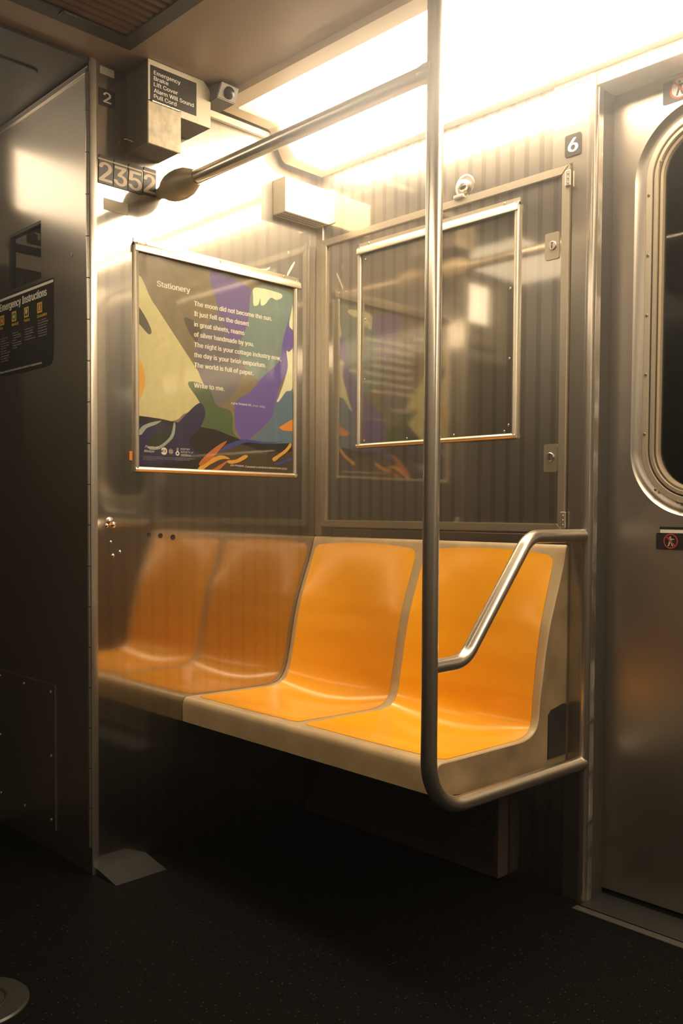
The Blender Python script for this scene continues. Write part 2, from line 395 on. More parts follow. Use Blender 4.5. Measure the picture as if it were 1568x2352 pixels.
bm, _ = sweep_rings(FD, [ring(.027, -.014), ring(.027, -.002), ring(.029, .0), ring(.041, .0), ring(.042, -.002), ring(.042, -.012)]); sharp(link('clamp_ring', bm, plain('clamp_ring_metal', (.60, .52, .40), .38, metal=.55), win))
bm, _ = sweep_rings(FD, [ring(.042, -.012), ring(.0455, -.012)]); link('gasket', bm, RUB, win)
bm, _ = sweep_rings(FD, [ring(.0455, -.012), ring(.0455, -.003), ring(.047, -.001), ring(.054, -.001), ring(.055, -.003), ring(.055, -.014), ring(.058, -.014)]); sharp(link('inner_ring', bm, plain('inner_ring_metal', (.50, .44, .33), .35, metal=.5), win))
bm, _ = sweep_rings(FD, [ring(.058, -.014), ring(.058, -.008), ring(.060, -.006), ring(.065, -.008), ring(.066, -.022)]); sharp(link('glazing_bead', bm, plain('bead_metal', (.45, .36, .24), .4, metal=.4), win))
bm = prism(FD, [(a, b_) for a, b_, c in ring(.064, 0)], -.022, -.018); link('window_pane', bm, GLASS, win)
for (u, v) in ((1.0755, 1.729), (1.0475, 1.660), (1.0475, 1.523), (1.0475, 1.386), (1.0475, 1.250), (1.0475, 1.113), (1.077, .984), (1.13, .955)):
    screw(FD, u, v, 0, win, .0036, mt=plain('screw_dull', (.25, .2, .14), .4, metal=.6) if not bpy.data.materials.get('screw_dull') else bpy.data.materials['screw_dull'])
struct('wall_tunnel', B(FS, .5, 2.6, -.1, 2.1, -1.2, -1.19), plain('tunnel_dark', (.010, .010, .008), .8))
part('tunnel_pipe', tube([(.5, 1.15, 1.62), (2.6, 1.15, 1.62)], .012, 10), plain('pipe_grey', (.2, .18, .14), .4), bpy.data.objects['wall_tunnel'])
struct('trim_5', B(FS, .957, 1.62, 0, .006, -.09, .028, bev=.001), plain('sill_metal', (.012, .012, .011), .6))
# sill strip at the door foot
struct('trim_6', B(FS, .95, X_END, .0, .004, .030, .052, bev=.001), plain('worn_strip', (.05, .048, .042), .5))
# cab door (left): leaf, kick panel, piano hinge
cab = bpy.data.objects.new('door_2', None); COL.objects.link(cab); cab['kind'] = 'structure'
CW = (-.467, -.267, 1.554, 1.709)
bm = bmesh.new()
for a in ((-.56, CW[0], 0, 2.03), (CW[1], -.012, 0, 2.03), (CW[0], CW[1], 0, CW[2]), (CW[0], CW[1], CW[3], 2.03)): box(bm, FC, *a, -.03, 0)
link('door_leaf', bm, CABM, cab)
link('window_pane', B(FC, *CW, -.012, -.008), GLASSD, cab)
link('window_backing', B(FC, *CW, -.029, -.027), DRK, cab)
bm = bmesh.new()
for a in ((CW[0], CW[0] + .012, CW[2], CW[3]), (CW[0] + .012, CW[1], CW[3] - .008, CW[3]), ): box(bm, FC, *a, -.008, -.0005)
link('window_gasket', bm, RUB, cab)
link('top_rail', B(FC, -.56, -.014, 2.012, 2.024, 0, .004, bev=.001), PLN, cab)
link('door_knob_hole', lathe(FC, -.096, 1.583, [(.005, 0), (.005, .001), (.002, .001), (.002, .0005)], 16), BRT, cab)
kick = link('kick_panel', B(FC, -.556, -.196, .062, .457, 0, .003, bev=.001), CABM, cab)
for u in (-.541, -.382, -.220):
    for v in (.437, .262, .087):
        if v == .262 and u == -.382: continue
        screw(FC, u, v, .003, kick, .0045)
z = .07; k = 0
hb = None
while z < 2.0:
    z1 = min(z + .1026, 2.01)
    me = tube([(-.006, CAB_Y - .004, z + .0012), (-.006, CAB_Y - .004, z1 - .0012)], .0058, 14)
    sharp(link('hinge_knuckle', me, PLN, cab)); z = z1; k += 1
struct('trim_7', prism(FZ, [(-.002, -CAB_Y + .0), (.0, -CAB_Y + .003), (.003, -CAB_Y + .003), (.004, -CAB_Y), (.004, -CAB_Y - .015), (.0, -CAB_Y - .017), (-.002, -CAB_Y - .017)], 0, CEIL), PLN, None, True)
# passage end, far cab and the other side of the car (outside the frame, seen in the steel)
bm = bmesh.new(); wbox(bm, -.62, -.56, -1.86, CAB_Y, 0, 2.035); FARM = plain('far_dark_panel', (.055, .046, .036), .4)
wp = struct('wall_passage', bm, FARM)
FQ = Fr((-.56, 0, 0), (0, 1, 0), (0, 0, 1), (1, 0, 0))
part('end_door_window', prism(FQ, rrect(-1.60, -.84, .95, 1.645, .04, 5), 0, .003), plain('end_door_glass', (.10, .09, .075), .2), wp); part('upper_panel', B(FQ, -1.80, CAB_Y - .01, 1.65, 2.03, 0, .0025), plain('passage_end_lit_tone', (.62, .54, .42), .4), wp); part('dark_strip', B(FQ, -1.70, -.80, 1.695, 1.72, 0, .0045), RUB, wp)  # upper panel: brightness of lit steel put into its pale colour
dsn = empty('end_door_sign', (-.56, -.95, 1.75), 'black Door sign on the passage end, seen mirrored in the cab window', 'sign')
link('sign_plate', prism(FQ, rrect(-1.06, -.845, 1.728, 1.785, .008, 4), .0027, .0045), SIGNB, dsn); lettering(FQ, [('Door', -.985, 1.745, .115, .026)], WHT, dsn, .0049, off=.02)
bm = bmesh.new(); wbox(bm, -.56, 0, -1.90, -1.83, 0, 2.035); struct('wall_far_cab', bm, FARM)
bm = bmesh.new(); wbox(bm, -.02, 0, -CAR_W, -1.83, 0, CEIL); struct('wall_end_far', bm, FARM)
bm = bmesh.new(); wbox(bm, -.02, X_END, -CAR_W - .02, -CAR_W, 0, CEIL); struct('wall_opposite', bm, steel('opposite_wall_steel', (.12, .105, .085), .3, None, 'x'))
bm = bmesh.new(); wbox(bm, X_END, X_END + .02, -CAR_W, .02, 0, CEIL); struct('wall_far', bm, plain('far_wall', (.08, .07, .055), .5))

# ------------------------------------------------------------------ light fixtures
def fixture(flip, label, mats):
    s = (lambda y: -CAR_W - y) if flip else (lambda y: y)
    root = empty('light_fixture', (.02, s(-.2), 2.0), label, 'light')
    P = [(-.415, CEIL), (-.405, 2.033), (-.205, 2.028), (-.154, 1.950), (0, 1.948)]       # y, z of the outer skin
    q = [(-.352, 2.034), (-.210, 2.036), (-.150, 1.962), (-.030, 1.960)]
    x0, x1, xi0, xi1 = .02, X_END - .02, .062, X_END - .07
    def quad(bm, pts): bm.faces.new([bm.verts.new((x, s(y), z_)) for x, y, z_ in pts])
    bm = bmesh.new()
    # long upper rail, long lower rail
    for (ya, za), (yb, zb) in ((P[0], P[1]), (P[1], (-.356, 2.0315)), ((-.356, 2.0315), (-.352, 2.036))):
        quad(bm, [(x0, ya, za), (x1, ya, za), (x1, yb, zb), (x0, yb, zb)])
    for (ya, za), (yb, zb) in (((-.030, 1.962), (-.028, 1.949)), ((-.028, 1.949), (0, 1.948))):
        quad(bm, [(x0, ya, za), (x1, ya, za), (x1, yb, zb), (x0, yb, zb)])
    sharp(link('long_rail', bm, TAN, root), 20)
    for e, (xa, xb) in enumerate(((x0, xi0), (x1, xi1))):
        bm = bmesh.new(); o_ = [(-.385, 2.0325), (-.212, 2.029), (-.203, 2.024), (-.158, 1.956), (-.147, 1.9495), (0, 1.948)]
        i_ = [(-.352, 2.0315), (-.200, 2.031), (-.192, 2.025), (-.146, 1.9575), (-.136, 1.952), (-.022, 1.950)]
        for (a, b_, c, d) in zip(o_, o_[1:], i_, i_[1:]):
            quad(bm, [(xa, a[0], a[1]), (xa, b_[0], b_[1]), (xb, d[0], d[1]), (xb, c[0], c[1])])
            quad(bm, [(xb, c[0], c[1]), (xb, d[0], d[1]), (xb, d[0] + .004, d[1] + .012), (xb, c[0] + .004, c[1] + .012)])
            quad(bm, [(xa, a[0], a[1]), (xa, b_[0], b_[1]), (xa, b_[0] + .004, CEIL), (xa, a[0] + .004, CEIL)])
        bmesh.ops.remove_doubles(bm, verts=bm.verts, dist=.0003)
        sharp(link('end_frame', bm, TAN, root), 25)
    def facet(name, a, b_, mt):
        bm = bmesh.new(); quad(bm, [(xi0, a[0], a[1]), (xi1, a[0], a[1]), (xi1, b_[0], b_[1]), (xi0, b_[0], b_[1])]); return link(name, bm, mt, root)
    facet('upper_diffuser', q[0], q[1], mats[0]); facet('sloped_diffuser', q[1], q[2], mats[1]); facet('lower_diffuser', q[2], q[3], mats[1])
    return root
fixture(False, 'glowing white ceiling light along the side wall above the orange seats', (UPD, LMAIN))
fixture(True, 'glowing ceiling light on the opposite side of the car, behind the photographer', (LFAR, LFAR))
# small lamp over the passage end
lp = empty('passage_light', (-.54, -1.25, 1.93), 'small lamp high on the passage end wall, left outside the frame', 'light')
bm = bmesh.new(); wbox(bm, -.56, -.535, -1.62, -.80, 1.80, 2.00); link('lamp_tray', bm, TAN, lp)
bm = bmesh.new(); wbox(bm, -.535, -.53, -1.60, -.82, 1.815, 1.985); link('lamp_diffuser', bm, emit('passage_lamp', WARM, 4.2), lp)
bm = bmesh.new(); wbox(bm, -.46, -.06, -1.76, -1.16, 2.022, 2.034); link('added_fill_panel', bm, emit('added_passage_fill', WARM, 2), lp)  # unseen glowing panel added to brighten the passage end and cab door

# ------------------------------------------------------------------ ceiling vent
vent = empty('ceiling_vent', (.3, -.9, CEIL), 'dark framed ceiling vent with brown slats, top left', 'vent')
FV = Fr((0, 0, CEIL), (1, 0, 0), (0, 1, 0), (0, 0, -1))
bm = bmesh.new()
for a in ((.125, .56, -.765, -.727), (.125, .168, -1.75, -.765), (.52, .56, -1.75, -.765), (.125, .56, -1.79, -1.75)): box(bm, FV, *a, 0, .014)
link('vent_frame', bm, VFR, vent)
link('vent_backing', B(FV, .168, .52, -1.75, -.765, 0, .0015), DRK, vent)
slat0 = None
for i in range(14):
    x = .172 + i * .0255
    bm = prism(Fr((0, 0, CEIL), (1, 0, 0), (0, 0, -1), (0, -1, 0)), [(x, .002), (x + .019, .002), (x + .021, .006), (x + .017, .010), (x + .003, .010)], .765, 1.75)
    link('slat', bm, SLAT, vent)
link('vent_latch', B(FV, .150, .176, -.925, -.890, .012, .020, bev=.003), VFR, vent)

# ------------------------------------------------------------------ emergency brake box
bk = empty('brake_box', (.05, -.57, 1.93), 'cream emergency brake box with black notice hanging under the ceiling', 'box')
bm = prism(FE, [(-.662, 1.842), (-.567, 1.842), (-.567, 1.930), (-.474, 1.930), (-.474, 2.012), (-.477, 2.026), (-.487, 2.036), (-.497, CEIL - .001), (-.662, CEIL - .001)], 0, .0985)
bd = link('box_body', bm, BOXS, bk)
bm = bmesh.new(); FBf = FB
pts = [(-.662, 1.945), (-.566, 1.945), (-.566, 1.930), (-.474, 1.930), (-.474, 2.012), (-.477, 2.026), (-.487, 2.036), (-.497, CEIL - .001), (-.662, CEIL - .001)]
link('face_plate', prism(FB, pts, -.0015, .001), PAINT, bk)
cv_ = link('lift_cover', B(FB, -.664, -.568, 1.838, 1.942, -.0015, .004, bev=.0012), PAINTW, bk)
for i in range(6):
    sharp(link('hinge_knuckle', tube([FB.p(-.654 + i * .0135, 1.9425, .005), FB.p(-.6415 + i * .0135, 1.9425, .005)], .003, 10), BRT, cv_))
link('cover_hinge_shadow_gap', B(FB, -.657, -.570, 1.9435, 1.947, .001, .002), DRK, bk)
nt = tag(link('notice', B(FB, -.656, -.519, 1.9475, 2.031, .001, .0022, bev=.0005), SIGNB, bk), 'black notice with white lettering')
EB = [("Emergency", -.6465, 2.0105, .078, .0095), ("Brake", -.6465, 1.9965, .042, .0095), ("Lift Cover", -.6465, 1.982, .070, .0095), ("Alarm Will Sound", -.6465, 1.967, .1185, .0095), ("Pull Cord", -.6465, 1.953, .066, .0095)]
lettering(FB, EB, WHT, nt, .00222, off=.022)
tag(link('hook_latch', tube(fillet([(.004, -.675, 1.872), (.018, -.675, 1.868), (.030, -.652, 1.860), (.030, -.640, 1.858)], .006, 4), .003, 10), RAIL, None, True), 'small bent metal latch hook beside the bottom of the brake box', 'hook')

# security camera on the ceiling
sc_ = empty('ceiling_camera', (.12, -.445, 2.01), 'small square metal camera with dark round lens on the ceiling', 'camera')
# tilted cube: top edge touches the ceiling
A = Vector((.147, -.472, 2.037)); Bv = Vector((.147, -.415, 2.037)); Cv = Vector((.134, -.418, 1.999)); Dv = Vector((.134, -.478, 1.999)); Ev = Vector((.064, -.478, 1.995)); Fv2 = Vector((.066, -.419, 1.997))
bm = bmesh.new(); T = [bm.verts.new(v) for v in (A, Bv, Cv, Dv, (.075, -.478, 2.044), (.075, -.415, 2.044), Fv2, Ev)]
for q in ((0, 1, 2, 3), (4, 7, 6, 5), (0, 4, 5, 1), (3, 2, 6, 7), (0, 3, 7, 4), (1, 5, 6, 2)): bm.faces.new([T[i] for i in q])
bmesh.ops.bevel(bm, geom=list(bm.edges), offset=.002, segments=2, affect='EDGES')
link('camera_housing', bm, plain('camera_metal', (.13, .11, .08), .4, metal=.3), sc_)
fn = (Bv - A).cross(Dv - A).normalized(); fn = fn if fn.x > 0 else -fn
FL = Fr((A + Bv + Cv + Dv) / 4, (0, 1, 0), fn.cross(Vector((0, 1, 0))), fn)
sharp(link('lens', lathe(FL, .002, 0, [(.0155, 0), (.0155, .002), (.0145, .003), (.0125, .008), (.008, .012), (.002, .0135)], 24), LENS, sc_))

# ------------------------------------------------------------------ signs on the end wall
YT = [(-.744, -.7035), (-.702, -.6615), (-.660, -.6180), (-.616, -.5770)]
DL = ['first digit 2 of the car number, leftmost tile by the hinge', 'digit 3 tile of the car number, second from the hinge', 'digit 5 tile of the car number, third from the hinge', 'last digit 2 of the car number, slightly raised tile beside the rail']
for i, (d, (a, b_)) in enumerate(zip('2352', YT)):
    dz = .003 if i == 3 else 0
    o = empty('number_tile', (0, (a + b_) / 2, 1.75), DL[i], 'number tile', 'car number tiles')
    link('tile_plate', prism(FE, [(a, 1.747 + dz), (b_, 1.747 + dz), (b_, 1.817 + dz), (a + .003, 1.817 + dz)], .0005, .0025), SIGNB, o)
    link('tile_stripe', B(FE, a, b_, 1.8045 + dz, 1.8085 + dz, .0025, .00254), TILEW, o)
    lettering(FE, [(d, a + .0035, 1.7535 + dz, b_ - a - .007, .046)], TILEW, o, .00253, 'digit', off=.03)
o = empty('end_number_sign', (0, -.72, 1.96), 'small black square sign with a white 2', 'sign')
link('sign_plate', B(FE, -.741, -.696, 1.9405, 1.982, .0005, .002), BLK, o); lettering(FE, [('2', -.7285, 1.949, .0205, .025)], WHT, o, .00203, 'digit', off=.03)
tag(link('ceiling_label', B(FE, -.739, -.699, 2.016, 2.035, .0005, .003, bev=.0006), plain('label_cream', (.55, .50, .36), .4)), 'small blank cream plate under the ceiling, above the 2 sign', 'plate')
tag(link('faded_label', B(FE, -.728, -.660, 1.684, 1.713, .0004, .0010), plain('faded_label', (.86, .78, .60), .45)), 'faded blank sticker below the car number', 'sticker')
tag(link('orange_tag', B(FE, -.659, -.650, 1.058, 1.082, .0005, .004, bev=.001), plain('orange_tag', (.62, .20, .03), .5)), 'small orange tag stuck left of the poster frame', 'sticker')

# ------------------------------------------------------------------ advertising frames
def ad_frame(fr, u0, u1, v0, v1, label, hang):
    root = empty('poster_frame', fr.p(u0, v0, 0), label, 'frame')
    fw = .0135
    def rail(name, pts, a, b_, vert):            # profile (across, out) swept along a..b
        bm = bmesh.new()
        P = [[(q, k, c) if not vert else (k, q, c) for k, c in pts] for q in (a, b_)]
        bm, R = sweep_rings(fr, [[p for p in r] for r in P], bm)
        bm.faces.new(R[0]); bm.faces.new(R[1][::-1]); o = link(name, bm, BRT, root); sharp(o, 40); return o
    def prof(c0, c1, d=1):
        w_ = c1 - c0
        return [(c0, 0), (c0, .006), (c0 + w_ * .18, .0105), (c0 + w_ * .5, .0125), (c0 + w_ * .82, .0105), (c1, .006), (c1, 0)]
    rail('side_rail', prof(u0, u0 + fw), v0 + .002, v1 + .002, True); rail('side_rail', prof(u1 - fw, u1), v0 + .002, v1 + .002, True)
    rail('bottom_rail', prof(v0, v0 + fw), u0 + .001, u1 - .001, False)
    top = [(v1 + .014, 0), (v1 + .014, .0022), (v1 + .004, .0025), (v1 + .001, .0075), (v1 - .004, .0125), (v1 - .019, .0140), (v1 - .021, .0125), (v1 - .0195, .0115), (v1 - .006, .009), (v1 - .004, 0)]
    tr = rail('top_rail', top, u0, u1 + hang, False)
    for q in (.07, .5, .915): screw(fr, u0 + (u1 - u0) * q, v1 + .008, .0022, tr, .004)
    link('cover_sheet', B(fr, u0 + fw - .002, u1 - fw + .002, v0 + fw - .002, v1 - .004, .0058, .0072), CLEAR, root)
    return root
ad_frame(FE, -.645, -.086, 1.030, 1.618, 'bright metal wall frame holding the printed poem poster', .010)
FS2 = Fr((0, -.0037, 0), (1, 0, 0), (0, 0, 1), (0, -1, 0))
f2 = ad_frame(FS2, .188, .748, 1.115, 1.697, 'empty metal poster frame on the hinged wall panel behind the pole', 0)
for (u, v) in ((.219, 1.659), (.219, 1.487), (.219, 1.314), (.219, 1.136), (.385, 1.134), (.551, 1.134), (.712, 1.134), (.725, 1.149), (.725, 1.315), (.725, 1.489)): screw(FS2, u, v, .0072, f2, .003)

# poster with the poem (the picture is a plain stand-in of coloured patches)
po = empty('poem_poster', (.003, -.366, 1.04), 'poster of the poem Stationery with purple, olive and blue patches', 'poster')
PU, PV, PW, PH = -.6312, 1.0438, .5312, .5502
FP = Fr((0, PU, PV), (0, 1, 0), (0, 0, 1), (1, 0, 0))
def pm(n, c, k=0): return plain('print_' + n, tuple(min(q * 1.3, .85) for q in c), .45, noise=k, nscale=60)
link('poster_sheet', B(FP, 0, PW, 0, PH, .0012, .0022), pm('taupe', (.20, .165, .10), .15), po)
LAY = [('olive', (.56, .52, .27), [(-.01, .87), (.08, .79), (.18, .68), (.27, .58), (.36, .48), (.42, .41), (.37, .38), (.38, .31), (.27, .27), (.2, .23), (-.01, .23)], 1),
 ('shade', (.10, .085, .055), [(-.01, .76), (.04, .71), (.075, .65), (.06, .63), (.02, .66), (-.01, .69)], 1),
 ('shadow_brown', (.09, .075, .05), [(.27, .74), (.36, .72), (.42, .66), (.43, .6), (.36, .62), (.30, .67)], 1),
 ('slate', (.15, .14, .16), [(.33, .58), (.45, .78), (.6, .9), (.72, .7), (.62, .45), (.5, .33), (.42, .38)], 1),
 ('violet', (.145, .11, .27), [(.43, .99), (.60, .98), (.72, .93), (.69, .78), (.60, .66), (.54, .7), (.47, .85)], 1),
 ('teal', (.17, .24, .225), [(.73, .97), (1.01, .97), (1.01, .82), (.94, .72), (.88, .55), (.76, .48), (.62, .60), (.68, .78)], 1),
 ('purple', (.125, .09, .33), [(.99, .86), (.93, .72), (.90, .60), (.78, .50), (.70, .42), (.60, .36), (.59, .29), (.60, .22), (.66, .16), (.79, .24), (.86, .32), (.90, .45), (1.01, .66)], 1),
 ('bluegrey', (.10, .165, .235), [(.90, .42), (1.02, .50), (1.02, .14), (.84, .14), (.67, .13), (.78, .22), (.85, .30)], 1),
 ('moss', (.075, .115, .05), [(.29, .42), (.36, .43), (.43, .40), (.47, .33), (.57, .30), (.58, .20), (.63, .15), (.42, .15), (.36, .22), (.37, .32)], 1),
 ('night', (.018, .016, .016), [(-.02, .24), (.12, .235), (.3, .215), (.46, .205), (.62, .165), (.8, .15), (1.02, .165), (1.02, -.02), (-.02, -.02)], 0),
 ('earth', (.065, .048, .028), [(.50, .13), (.64, .14), (.82, .10), (1.02, .12), (1.02, -.02), (.40, -.02), (.44, .06)], 0),
 ('navy', (.025, .022, .07), [(-.01, .19), (.06, .21), (.13, .22), (.20, .20), (.25, .24), (.36, .33), (.40, .28), (.36, .20), (.30, .14), (.34, .07), (.22, .03), (-.01, .02)], 1),
 ('deepgreen', (.022, .032, .022), [(.06, .12), (.10, .16), (.18, .205), (.21, .20), (.2, .14), (.13, .1), (.07, .095)], 1),
 ('sun', (.80, .36, .06), [(-.01, .52), (.025, .47), (.037, .42), (.03, .36), (.0, .31), (-.01, .31)], 1),
 ('orangepeak', (.80, .24, .04), [(.90, .245), (.95, .27), (1.01, .295), (1.01, .23), (.93, .23)], 0),
 ('milk', (.70, .66, .47), [(.73, .965), (.90, .965), (.92, .945), (.88, .925), (.84, .93), (.80, .89), (.77, .88), (.765, .915), (.75, .88), (.72, .87), (.715, .91)], 1),
 ('milkedge', (.70, .66, .45), [(1.01, .90), (.985, .86), (.975, .80), (1.01, .77), (1.01, .70), (.975, .66), (.955, .66), (.965, .58), (.94, .50), (.90, .41), (.885, .385), (.90, .385), (.95, .44), (1.01, .50)], 1),
 ('amber', (.62, .33, .05), [(.35, .0), (.41, .045), (.5, .075), (.56, .06), (.50, .055), (.42, .02), (.38, -.005)], 1),
 ('amber2', (.62, .33, .05), [(.54, .05), (.60, .058), (.66, .085), (.68, .075), (.62, .045), (.56, .035)], 1),
 ('rust', (.45, .14, .04), [(.36, .03), (.42, .085), (.5, .135), (.54, .15), (.5, .11), (.44, .055), (.38, .02)], 1),
 ('rust2', (.45, .14, .04), [(.43, -.01), (.50, .03), (.545, .05), (.52, .025), (.47, -.01)], 1),
 ('amber3', (.60, .34, .06), [(.855, .075), (.90, .10), (.95, .13), (.985, .165), (.995, .15), (.96, .115), (.91, .085), (.87, .06)], 1),
 ('royal', (.05, .06, .25), [(.49, .095), (.56, .14), (.66, .165), (.8, .16), (.93, .17), (.8, .15), (.67, .15), (.57, .115)], 1),
 ('royal2', (.04, .06, .22), [(.87, .05), (.93, .065), (1.0, .09), (1.0, .075), (.93, .05), (.89, .042)], 1),
 ('foam', (.30, .36, .33), [(.0, .16), (.02, .19), (.07, .212), (.13, .225), (.10, .205), (.05, .185), (.015, .15)], 1),
 ('foam2', (.30, .36, .33), [(.055, .095), (.11, .10), (.16, .13), (.19, .165), (.205, .22), (.215, .21), (.205, .155), (.17, .12), (.12, .088), (.07, .083)], 1)]
for k, (nm, c, pts, sm) in enumerate(LAY):
    pts = blob([(a, b_) for a, b_ in pts], 5) if sm else pts
    pts = [(min(max(a, .0), 1.) * PW, min(max(b_, .0), 1.) * PH) for a, b_ in pts]
    out = []
    for p in pts:
        if not out or (abs(p[0] - out[-1][0]) + abs(p[1] - out[-1][1])) > 1e-4: out.append(p)
    bm = bmesh.new(); V = [bm.verts.new(FP.p(a, b_, .00221 + k * .000008)) for a, b_ in out]
    for t3 in tessellate_polygon([[Vector((a, b_, 0)) for a, b_ in out]]):
        (ax, ay), (bx, by), (cx2, cy2) = (out[i] for i in t3); ar = (bx - ax) * (cy2 - ay) - (by - ay) * (cx2 - ax)
        if abs(ar) < 1e-9: continue
        try: bm.faces.new([V[i] for i in (t3 if ar > 0 else t3[::-1])])
        except ValueError: pass
    o = link('colour_patch', bm, pm(nm, c, .1), po, 'keep')
    for p_ in o.data.polygons: p_.use_smooth = False
PM = [("Stationery", -.574, 1.520, .104, .0145), ("The moon did not become the sun.", -.456, 1.4885, .275, .0125), ("It just fell on the desert", -.456, 1.461, .189, .0125), ("in great sheets, reams", -.456, 1.4325, .172, .0125),
 ("of silver handmade by you.", -.456, 1.405, .207, .0125), ("The night is your cottage industry now,", -.456, 1.377, .311, .0125), ("the day is your brisk emporium.", -.456, 1.3495, .252, .0125),
 ("The world is full of paper.", -.456, 1.322, .206, .0125), ("Write to me.", -.456, 1.2665, .102, .0125)]
lettering(FE, PM, WHT, po, .00245, off=.034)
lettering(FE, [("Agha Shahid Ali,", -.331, 1.2325, .075, .0056)], WHT, po, .00245, off=.02)
lettering(FE, [("1949-2001", -.252, 1.2315, .046, .0054)], WHT, po, .00245, off=0)
lettering(FE, [("Jim Hodges,", -.333, 1.0565, .050, .0056)], WHT, po, .00245, off=.005)
lettering(FE, [("I dreamed a world and called it Love,", -.279, 1.0545, .136, .0056)], WHT, po, .00245, off=.01, skew=.2)
lettering(FE, [("2021", -.1405, 1.0535, .0205, .0056)], WHT, po, .00245, off=.005)
lettering(FE, [("Poetry in", -.612, 1.0935, .040, .0065), ("Motion", -.615, 1.082, .030, .0065)], WHT, po, .00245, off=-.008, skew=.45)
lettering(FE, [("POETRY", -.500, 1.0935, .030, .0050), ("SOCIETY of", -.500, 1.0855, .040, .0050), ("AMERICA", -.500, 1.0775, .033, .0050)], WHT, po, .00245, off=-.005)
lettering(FE, [("Stationery, from The Country Without a Post Office by Agha Shahid Ali. Used by permission", -.618, 1.0695, .162, .0026), ("of the publisher. Poetry in Motion is presented by Arts and Design with the Society", -.618, 1.0655, .148, .0026), ("of America", -.618, 1.0615, .04, .0026)], plain('print_grey', (.4, .38, .36), .5), po, .00245, off=0)
link('round_logo', prism(FE, circ(-.553, 1.0875, .0098), .00242, .002432), WHT, po)
lettering(FE, [("MTA", -.5625, 1.0838, .016, .0075)], BLK, po, .00244, off=.03)
link('round_logo', prism(FE, circ(-.5315, 1.0875, .0078), .00242, .002432), plain('print_logo_grey', (.22, .21, .18), .5), po)
lettering(FE, [("Arts &", -.5372, 1.0885, .0112, .003), ("Design", -.5372, 1.0840, .0112, .003)], WHT, po, .00244, off=.02)
bm = bmesh.new(); prism(FE, circ(-.5105, 1.0835, .0062, 20), .00242, .002432, bm); prism(FE, [(-.5125, 1.089), (-.5085, 1.089), (-.508, 1.0985), (-.5095, 1.0985), (-.5095, 1.0915), (-.5115, 1.0915), (-.5115, 1.0985), (-.513, 1.0985)], .00242, .002432, bm)
link('lyre_logo', bm, WHT, po); link('logo_centre', prism(FE, circ(-.5105, 1.0835, .0028, 14), .002435, .00244), NVY, po)

# ------------------------------------------------------------------ hinged access panel on the side wall
ap = empty('access_panel', (.45, 0, .882), 'large framed hinged steel panel on the side wall above the seats', 'panel')
PX0, PX1, PZ0, PZ1 = .033, .889, .882, 1.7525
link('panel_sheet', B(FS, PX0 + .004, PX1 - .004, PZ0 + .004, PZ1 - .004, .0005, .0035), SIDE, ap)
fwd = .021
for nm, pts in (('top_rail', [(PX0, PZ1), (PX0 + fwd, PZ1 - fwd), (PX1 - fwd, PZ1 - fwd), (PX1, PZ1)]), ('bottom_rail', [(PX0, PZ0), (PX1, PZ0), (PX1 - fwd, PZ0 + fwd), (PX0 + fwd, PZ0 + fwd)]),
                ('side_rail', [(PX0, PZ0), (PX0 + fwd, PZ0 + fwd), (PX0 + fwd, PZ1 - fwd), (PX0, PZ1)]), ('side_rail', [(PX1, PZ0), (PX1, PZ1), (PX1 - fwd, PZ1 - fwd), (PX1 - fwd, PZ0 + fwd)])):
    bm = prism(FS, pts, .001, .011); bmesh.ops.bevel(bm, geom=list(bm.edges), offset=.0018, segments=2, affect='EDGES'); sharp(link(nm, bm, BRT, ap))
for i in range(16):
    z0 = .890 + i * .0535
    sharp(link('hinge_knuckle', tube([(PX0 - .001, -.006, z0), (PX0 - .001, -.006, z0 + .052)], .0032, 10), BRT, ap))
for z0, z1 in ((1.700, 1.738), (.893, .932)):
    bm = B(FS, PX1 - .010, PX1 + .004, z0, z1, .008, .015, bev=.002); hg = link('corner_hinge', bm, BRT, ap)
    for q in range(3): screw(FS, PX1 - .002, z0 + .008 + q * .011, .015, hg, .002)
link('top_clip', B(FS, .545, .578, 1.749, 1.760, .008, .017, bev=.003), BRT, ap)
for (u0, u1, v0, v1, cu_, cv2) in ((.821, .860, 1.539, 1.603, .843, 1.5715), (.826, .863, 1.028, 1.096, .8445, 1.0645)):
    lk = link('lock_plate', prism(FS, rrect(u0, u1, v0, v1, .004, 4), .003, .0062), BRT, ap)
    sharp(link('lock_cylinder', lathe(FS, cu_, cv2, [(.0105, .006), (.0105, .0085), (.0095, .0095), (.002, .0095)], 24), RAIL, lk))
    link('keyhole', prism(FS, [(cu_ - .002, cv2 + .0075), (cu_ + .002, cv2 + .0075), (cu_ + .0005, cv2 + .001), (cu_ + .0008, cv2 - .007), (cu_ - .0012, cv2 - .007), (cu_ - .003, cv2 - .001), (cu_ - .001, cv2 + .001)], .0094, .0098), DRK, lk)
# warning lamp button
kb = empty('wall_knob', (.571, 0, 1.782), 'round metal wall button in a thin ring above the hinged panel', 'button')
sharp(link('ring_plate', lathe(FS, .571, 1.782, [(.0305, 0), (.0305, .0015), (.0285, .0025), (.026, .0025), (.025, .001), (.017, .001)], 36), PLN, kb))
sharp(link('button_dome', lathe(FS, .571, 1.782, [(.0165, .001), (.0165, .006), (.0150, .013), (.0115, .0175), (.006, .0195), (.001, .020)], 28), RAIL, kb))
